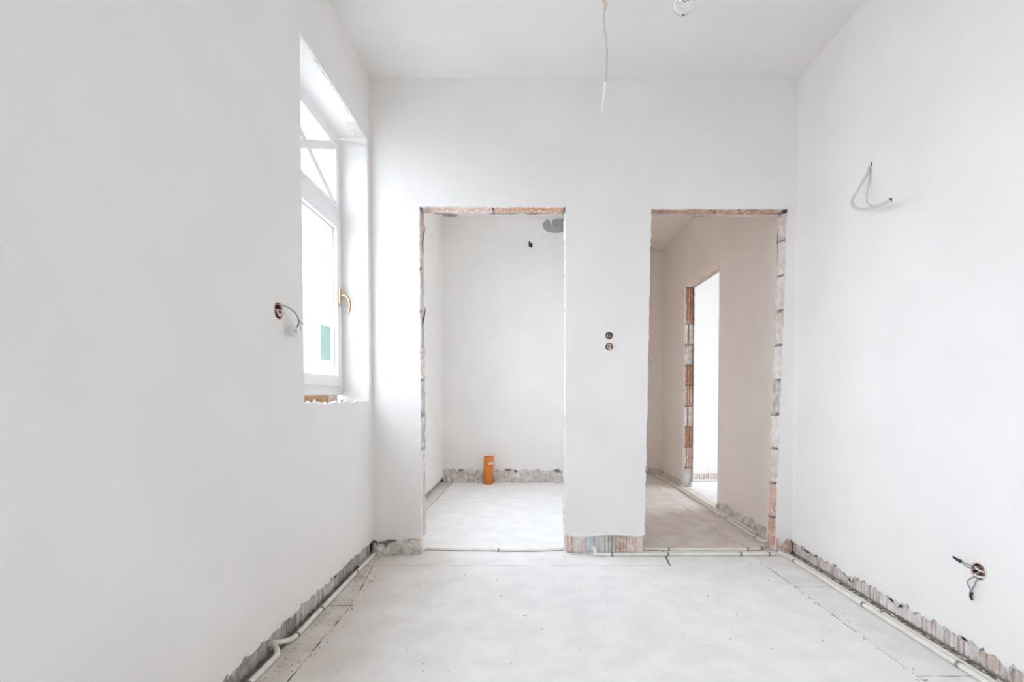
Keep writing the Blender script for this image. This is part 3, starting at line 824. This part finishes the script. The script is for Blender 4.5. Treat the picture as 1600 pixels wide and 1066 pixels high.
pipe_run('heating_pipe', [(.716, 3.17, pr), (.85, 3.15, pr), (1.1, 3.145, pr), (1.35, 3.15, pr), (1.46, 3.175, pr), (1.505, 3.24, pr)], pr,
          'white pipe curving across the threshold inside the corridor doorway', (.22, .62, .8))
pipe_run('heating_pipe', [(1.585, 3.34, .022), (1.56, 3.32, pr), (1.535, 3.36, pr), (1.54, 3.5, pr), (1.54, 4.3, pr), (1.54, 5.2, pr), (1.53, 6.08, pr)], pr,
          'white pipe along the corridor side wall past the inner doorway', (.45, .6))
pipe_run('heating_pipe', [(1.58, 3.5, pr), (1.575, 4.3, pr), (1.575, 5.3, pr)], pr, 'white pipe running over the threshold of the inner doorway', ())
pipe_run('heating_pipe', [(XR + WTH + .02, YF - .06, pr * 1.2), (2.6, YF - .06, pr * 1.2), (3.5, YF - .06, pr * 1.2)], pr * 1.2, 'white pipe in the bright side room below the far wall', ())

# ------------------------------------------------------------------ orange waste pipe in the toilet
PY = 5.52
px_ = (762 - 828) * PY / F_PX
wpz = empty('waste_pipe', (px_, PY, 0)); tag(wpz, 'short upright orange plastic waste pipe against the toilet wall', 'pipe')
bm = bmesh.new()
lathe(bm, [(.054, 0), (.054, .30), (.050, .305), (.050, .02), (.049, .0)], (0, 0, 0), 'Z', 28, True)
bmesh.ops.transform(bm, matrix=Matrix.Rotation(R(2.0), 4, 'Y'), verts=bm.verts[:])
obj('pipe_body', bm, M['orange'], wpz, True)
bm = bmesh.new()
lathe(bm, [(.049, .285), (.049, .29), (.02, .297), (.001, .297)], (0, 0, 0), 'Z', 24)
bmesh.ops.transform(bm, matrix=Matrix.Rotation(R(2.0), 4, 'Y'), verts=bm.verts[:])
tag(obj('plug', bm, M['plaster_edge'], wpz, True), 'dusty white plug in the pipe mouth')
bm = bmesh.new()
vs = []
for k in range(9):
    a = R(-85 + k * 8)
    vs.append([bm.verts.new((.0547 * math.cos(a) + .008, .0547 * math.sin(a), z)) for z in (.215, .245)])
for a, b in zip(vs[:-1], vs[1:]): bm.faces.new((a[0], b[0], b[1], a[1]))
obj('print_band', bm, M['boxrim'], wpz)

# grey cement patches and cable stub in the toilet
def blob(name, pts, th, frame, mat, seed, label, cat, group=None):
    o = slab(name, [(p[0], p[1], .004) for p in pts], [], frame, th, mat, None, seed, .02)
    return tag(o, label, cat, group)
s_ = YT / F_PX
tp = lambda x, y: ((x - 828) * s_, CAM_H + (616 - y) * s_)
TF = ((0, YT - .004, 0), (1, 0, 0), (0, 0, 1), (0, -1, 0))
pp = [tp(848, 352), tp(849, 360), tp(855, 365), tp(866, 366.5), tp(884, 364), tp(892, 362), tp(890, 343), tp(874, 344), tp(863, 347), tp(861, 357), tp(858, 347), tp(853, 346)]
blob('cement_patch', pp, .003, TF, M['cement'], 201, 'grey cement patch with rounded end high on the toilet wall', 'patch')
blob('cement_patch', [(-.88, 5.60), (-.945, 5.56), (-.945, 5.44), (-.82, 5.40), (-.76, 5.47), (-.80, 5.58)], .004, ((0, 0, ZTOI - .005), (1, 0, 0), (0, 1, 0), (0, 0, -1)), M['cement'], 202, 'small grey cement patch on the toilet ceiling', 'patch')
cs = empty('cable_stub', (HOLE_T[0], YT, HOLE_T[1])); tag(cs, 'black cable end sticking out of the toilet wall below the cement patch', 'cable')
lathe_bm = bmesh.new(); lathe(lathe_bm, [(.022, .004), (.022, .03), (.018, .03), (.018, .004)], (0, 0, 0), 'Y', 16, True)
obj('hole_sleeve', lathe_bm, M['wire_black'], cs)
tubeobj('wire', [(-.004, .03, .012), (-.010, -.01, .030), (-.014, -.028, .022), (-.004, -.035, -.010), (.008, -.03, -.022), (.016, -.03, .0)], .0065, M['wire_black'], cs)
tubeobj('wire', [(.004, .03, -.01), (.006, -.005, -.022), (.012, -.02, -.035), (.018, -.02, -.012)], .004, M['wire_grey'], cs)

# ------------------------------------------------------------------ electrical boxes
def ebox(name, loc, axis, sgn, rad, label, group=None):
    """round flush box; opening looks along sgn*axis"""
    root = empty(name, loc); tag(root, label, 'socket box', group)
    bm = bmesh.new()
    d = -sgn
    lathe(bm, [(rad, 0.002 * d), (rad, .040 * d), (rad * .93, .040 * d), (rad * .90, .004 * d)], (0, 0, 0), axis, 22, True)
    obj('box_shell', bm, M['box'], root, False)
    bm = bmesh.new()
    lathe(bm, [(rad * .99, .0385 * d), (rad * .99, .040 * d)], (0, 0, 0), axis, 22)
    obj('box_bottom', bm, M['box'], root)
    bm = bmesh.new()
    lathe(bm, [(rad * 1.10, .003 * d), (rad * 1.10, -.0015 * d), (rad * .94, -.0015 * d), (rad * .94, .003 * d)], (0, 0, 0), axis, 22, True)
    obj('box_rim', bm, M['boxrim'], root)
    return root

b = ebox('socket_box', (SOCK_B[0][0], YB, SOCK_B[0][1]), 'Y', -1, .0235, 'upper of two round switch boxes in the pier between the doorways')
tubeobj('wire', [(-.012, .035, .004), (-.008, .010, .008), (-.010, .002, -.001), (-.004, .012, -.008), (.002, .03, -.004)], .0022, M['wire_white'], b)
tubeobj('wire', [(.008, .035, .004), (.012, .012, .006), (.012, .010, -.004), (.002, .016, -.012)], .0018, M['wire_pink'], b)
b = ebox('socket_box', (SOCK_B[1][0], YB, SOCK_B[1][1]), 'Y', -1, .0235, 'lower of two round switch boxes, filled with a loop of cable')
tubeobj('wire', [(0, .035, .010), (-.010, .006, .008), (-.011, -.002, -.002), (0, -.004, -.010), (.011, -.003, -.002), (.009, -.002, .010), (-.002, -.002, .013), (-.012, 0, .009)], .0036, M['wire_pink'], b)
tubeobj('wire', [(.004, .03, -.004), (.006, .006, .003), (.002, .0, .005), (-.003, .006, .001), (.003, .03, -.002)], .0028, M['wire_pink'], b)
tubeobj('wire', [(-.002, .03, -.018), (.004, .002, -.016), (.012, -.001, -.013)], .0042, M['wire_white'], b)

# left wall box
b = ebox('socket_box', (XL, SOCK_L[0], SOCK_L[1]), 'X', 1, .033, 'round socket box beside the window with a hanging white terminal')
tubeobj('wire', [(-.035, 0, .012), (.0, -.012, .022), (.02, .03, .02), (.035, .07, .0), (.04, .085, -.03), (.035, .075, -.055)], .0028, M['wire_grey'], b)
tubeobj('wire', [(.036, .083, -.022), (.042, .11, -.032), (.045, .125, -.038)], .0022, M['wire_grey'], b)
tubeobj('wire', [(.04, .085, -.03), (.04, .098, -.05), (.04, .1, -.062)], .0016, M['wire_grey'], b)
tubeobj('wire', [(-.035, .004, .0), (.002, .012, .004), (.02, .035, -.02), (.03, .055, -.048)], .0026, M['wire_white'], b)
tubeobj('wire', [(-.035, 0, .02), (-.004, -.008, .0), (.004, .0, -.018), (.006, .016, -.002), (-.02, .02, .01)], .005, M['wire_pink'], b)
tm = boxobj('terminal_block', (.018, .036, .040, .080, -.092, -.050), M['terminal'], b, .003)
for k in range(2):
    boxobj('terminal_screw', (.0355, .0375, .048 + k * .016, .057 + k * .016, -.078, -.062), M['metal'], b, .001)

# right wall box low down
b = ebox('socket_box', (XR, SOCK_R[0], SOCK_R[1]), 'X', -1, .030, 'round socket box low on the windowless wall with loose taped wires')
tubeobj('wire', [(.03, .0, .012), (-.006, .012, .014), (-.02, .028, .018), (-.028, .042, .022)], .0024, M['wire_grey'], b)
tubeobj('wire', [(.03, .005, .0), (-.006, .012, .004), (-.02, .026, .008), (-.028, .042, .022)], .0024, M['wire_grey'], b)
tubeobj('tape_wrap', [(-.028, .041, .0215), (-.034, .058, .027), (-.037, .068, .032)], .007, M['wire_black'], b, 8, 4, .0035)
tubeobj('wire', [(.03, -.005, -.012), (-.008, .004, -.02), (-.02, .022, -.045), (-.02, .010, -.068), (-.02, .004, -.082)], .0024, M['wire_grey'], b)
tubeobj('wire', [(.03, -.010, -.012), (-.008, -.008, -.024), (-.02, -.006, -.05), (-.02, .002, -.068), (-.02, .004, -.082)], .0024, M['wire_grey'], b)
tubeobj('tape_wrap', [(-.02, .004, -.078), (-.02, .006, -.095), (-.02, .0, -.106)], .006, M['wire_black'], b, 8, 4, .004)
tubeobj('wire', [(.02, .012, .010), (-.003, .008, .012), (-.006, -.014, .006), (.01, -.026, .004)], .004, M['wire_pink'], b)
tubeobj('wire', [(.02, .02, -.012), (-.003, .012, -.016), (-.007, -.012, -.016), (.004, -.028, -.014)], .004, M['wire_white'], b)

# ------------------------------------------------------------------ cable on the right wall
def onwall(px, py, out):
    """point at a distance out from the right wall face"""
    return at_x(px, py, XR - out)
c0 = onwall(1359, 262, 0.0)
cw = empty('wall_cable', c0); tag(cw, 'white looped lamp cable hanging from the upper windowless wall', 'cable')
rel = lambda p: p - c0
tubeobj('cable', [rel(onwall(1360, 258, -.015)), rel(onwall(1357, 266, .012)), rel(onwall(1350, 280, .03)), rel(onwall(1338, 300, .045)), rel(onwall(1331, 314, .055)), rel(onwall(1334, 323, .06)), rel(onwall(1345, 327.5, .065)), rel(onwall(1362, 325, .075)), rel(onwall(1380, 318, .09)), rel(onwall(1391, 312, .10))], .0068, M['wire_shaded'], cw)
tubeobj('cable', [rel(onwall(1359, 261, -.015)), rel(onwall(1357.5, 272, .012)), rel(onwall(1357, 290, .025)), rel(onwall(1354, 305, .03)), rel(onwall(1356, 318, .04)), rel(onwall(1370, 322, .055)), rel(onwall(1385, 316, .08))], .0042, M['wire_shaded'], cw)
tubeobj('wire_end', [rel(onwall(1390, 312.5, .10)), rel(onwall(1392.5, 310, .10)), rel(onwall(1393, 314, .102))], .0024, M['wire_black'], cw)
tubeobj('wall_hook', [rel(onwall(1361, 261, -.01)), rel(onwall(1361.5, 258, .004)), rel(onwall(1361, 253, .006))], .0018, M['wire_black'], cw)

# ------------------------------------------------------------------ ceiling cable and bulb
ya = 1.75
cp = lambda x, y, Y=ya: at_y(x, y, Y)
top = Vector((.245, ya, ZC))
cc = empty('ceiling_cable', top); tag(cc, 'thin flat cable dangling from the ceiling beside the bulb', 'cable')
q = lambda p: p - top
tubeobj('cable_sheath', [q(Vector((.245, ya, ZC))), q(Vector((.262, ya, 2.6))), q(cp(945, -30)), q(cp(943, -5)), q(cp(946, 8)), q(cp(944, 16))], .0075, M['wire_pink'], cc, 8, 8, .006, .5)
tubeobj('cable', [q(cp(944.5, 12)), q(cp(943.5, 35)), q(cp(946, 55)), q(cp(948, 75)), q(cp(948, 95)), q(cp(947, 115)), q(cp(946, 132))], .0042, M['wire_green'], cc, 8, 8, .0034, .6)
tubeobj('bare_end', [q(cp(946, 128)), q(cp(944, 145)), q(cp(942.5, 160)), q(cp(941, 173))], .0042, M['wire_cream'], cc, 8, 8, .003, .6)

BY = 1.44
bc = at_y(1068, 5, BY)
lb = empty('light_bulb', bc); tag(lb, 'clear glass light bulb hanging from a cord below the ceiling', 'light bulb')
bm = bmesh.new()
outp = []
for k in range(15):
    a = -math.pi / 2 + k * (math.pi * 0.80) / 14
    outp.append((.030 * math.cos(a) + 1e-4, .030 * math.sin(a)))
outp += [(.0165, .036), (.0135, .048), (.0130, .058)]
inn = [(max(1e-4, r - .0009), z + (.0009 if z < 0 else 0)) for r, z in reversed(outp)]
lathe(bm, outp + inn, (0, 0, 0), 'Z', 32, True)
obj('glass_bulb', bm, M['bulb'], lb, True)
bm = bmesh.new(); lathe(bm, [(.0136, .054), (.0136, .078), (.010, .084), (.004, .086)], (0, 0, 0), 'Z', 20); obj('screw_cap', bm, M['metal'], lb, True)
bm = bmesh.new(); lathe(bm, [(.019, .062), (.020, .10), (.016, .118), (.006, .125)], (0, 0, 0), 'Z', 20); obj('lamp_holder', bm, M['wire_black'], lb, True)
bm = bmesh.new(); lathe(bm, [(.003, .055), (.004, .03), (.0025, .012), (.001, .010)], (0, 0, 0), 'Z', 10); obj('stem', bm, M['bulb'], lb, True)
tubeobj('filament', [(-.014, 0, .004), (-.008, .004, .002), (-.003, -.003, .005), (.003, .004, .006), (.009, -.002, .005), (.015, .002, .009)], .0009, M['wire_black'], lb, 6)
tubeobj('support_wire', [(0, 0, .02), (-.008, 0, .014), (-.014, 0, .004)], .0004, M['wire_grey'], lb, 5)
tubeobj('support_wire', [(0, 0, .02), (.009, 0, .016), (.015, .002, .009)], .0004, M['wire_grey'], lb, 5)
tubeobj('cord', [(0, 0, .12), (.004, 0, .3), (-.003, 0, .55), (0, 0, ZC - bc.z)], .003, M['wire_white'], lb)

# ------------------------------------------------------------------ rubble and crumbs
def rubble(name, gen, n, seed, label, mat, flat=.6):
    rng = random.Random(seed)
    bm = bmesh.new()
    rocks(bm, [gen(rng) for _ in range(n)], rng, flat)
    o = obj(name, bm, mat)
    return tag(o, label, 'rubble', kind='stuff')
rubble('rubble', lambda r: (XL + .048 + abs(r.gauss(0, .014)), r.uniform(.9, 3.0), 0, r.uniform(.0015, .006)), 260, 301, 'crumbled mortar along the foot of the window wall', M['rubble'])
rubble('rubble', lambda r: (lambda d: (XR - d, r.uniform(1.0, 3.05), -.011 if d < .018 else 0, r.uniform(.003, .011)))(r.uniform(-.01, .016)), 380, 302, 'crumbled mortar along the foot of the windowless wall', M['rubble'])
rubble('rubble', lambda r: (r.uniform(XL + .03, D1L), YB - abs(r.gauss(0, .03)), 0, r.uniform(.002, .008)), 160, 303, 'crumbled mortar in front of the short wall stub by the window', M['rubble'])
rubble('rubble', lambda r: (r.uniform(XL + .02, XP1 - .02), YT - .04 - abs(r.gauss(0, .03)), 0, r.uniform(.003, .012)), 200, 304, 'crumbled mortar at the foot of the toilet wall', M['rubble'])
rubble('rubble', lambda r: (1.512 - abs(r.gauss(0, .02)), r.uniform(YB2 + .05, CD0 - .05), 0.0, r.uniform(.0015, .006)), 90, 305, 'crumbled mortar at the foot of the corridor wall', M['rubble'])
rubble('rubble', lambda r: (r.uniform(.225, .375), YB - .006 - abs(r.gauss(0, .016)), 0, r.uniform(.002, .006)), 40, 306, 'crumbled mortar in front of the pier between the doorways', M['rubble'])
rubble('floor_crumbs', lambda r: (r.uniform(-.9, 1.5), 3.0 - 2.2 * r.random() ** 1.3, 0, r.uniform(.0012, .0045)), 150, 307, 'dark crumbs scattered over the pale screed floor', M['debris'])
rubble('floor_crumbs', lambda r: (CR + r.gauss(0, .012), r.uniform(1.0, 3.0), 0, r.uniform(.0012, .004)), 120, 308, 'dark crumbs along the groove by the windowless wall', M['debris'])
rubble('floor_crumbs', lambda r: (CL + r.gauss(0, .015), r.uniform(1.0, 2.8), 0, r.uniform(.0012, .0045)), 120, 309, 'dark crumbs along the groove by the window wall', M['debris'])
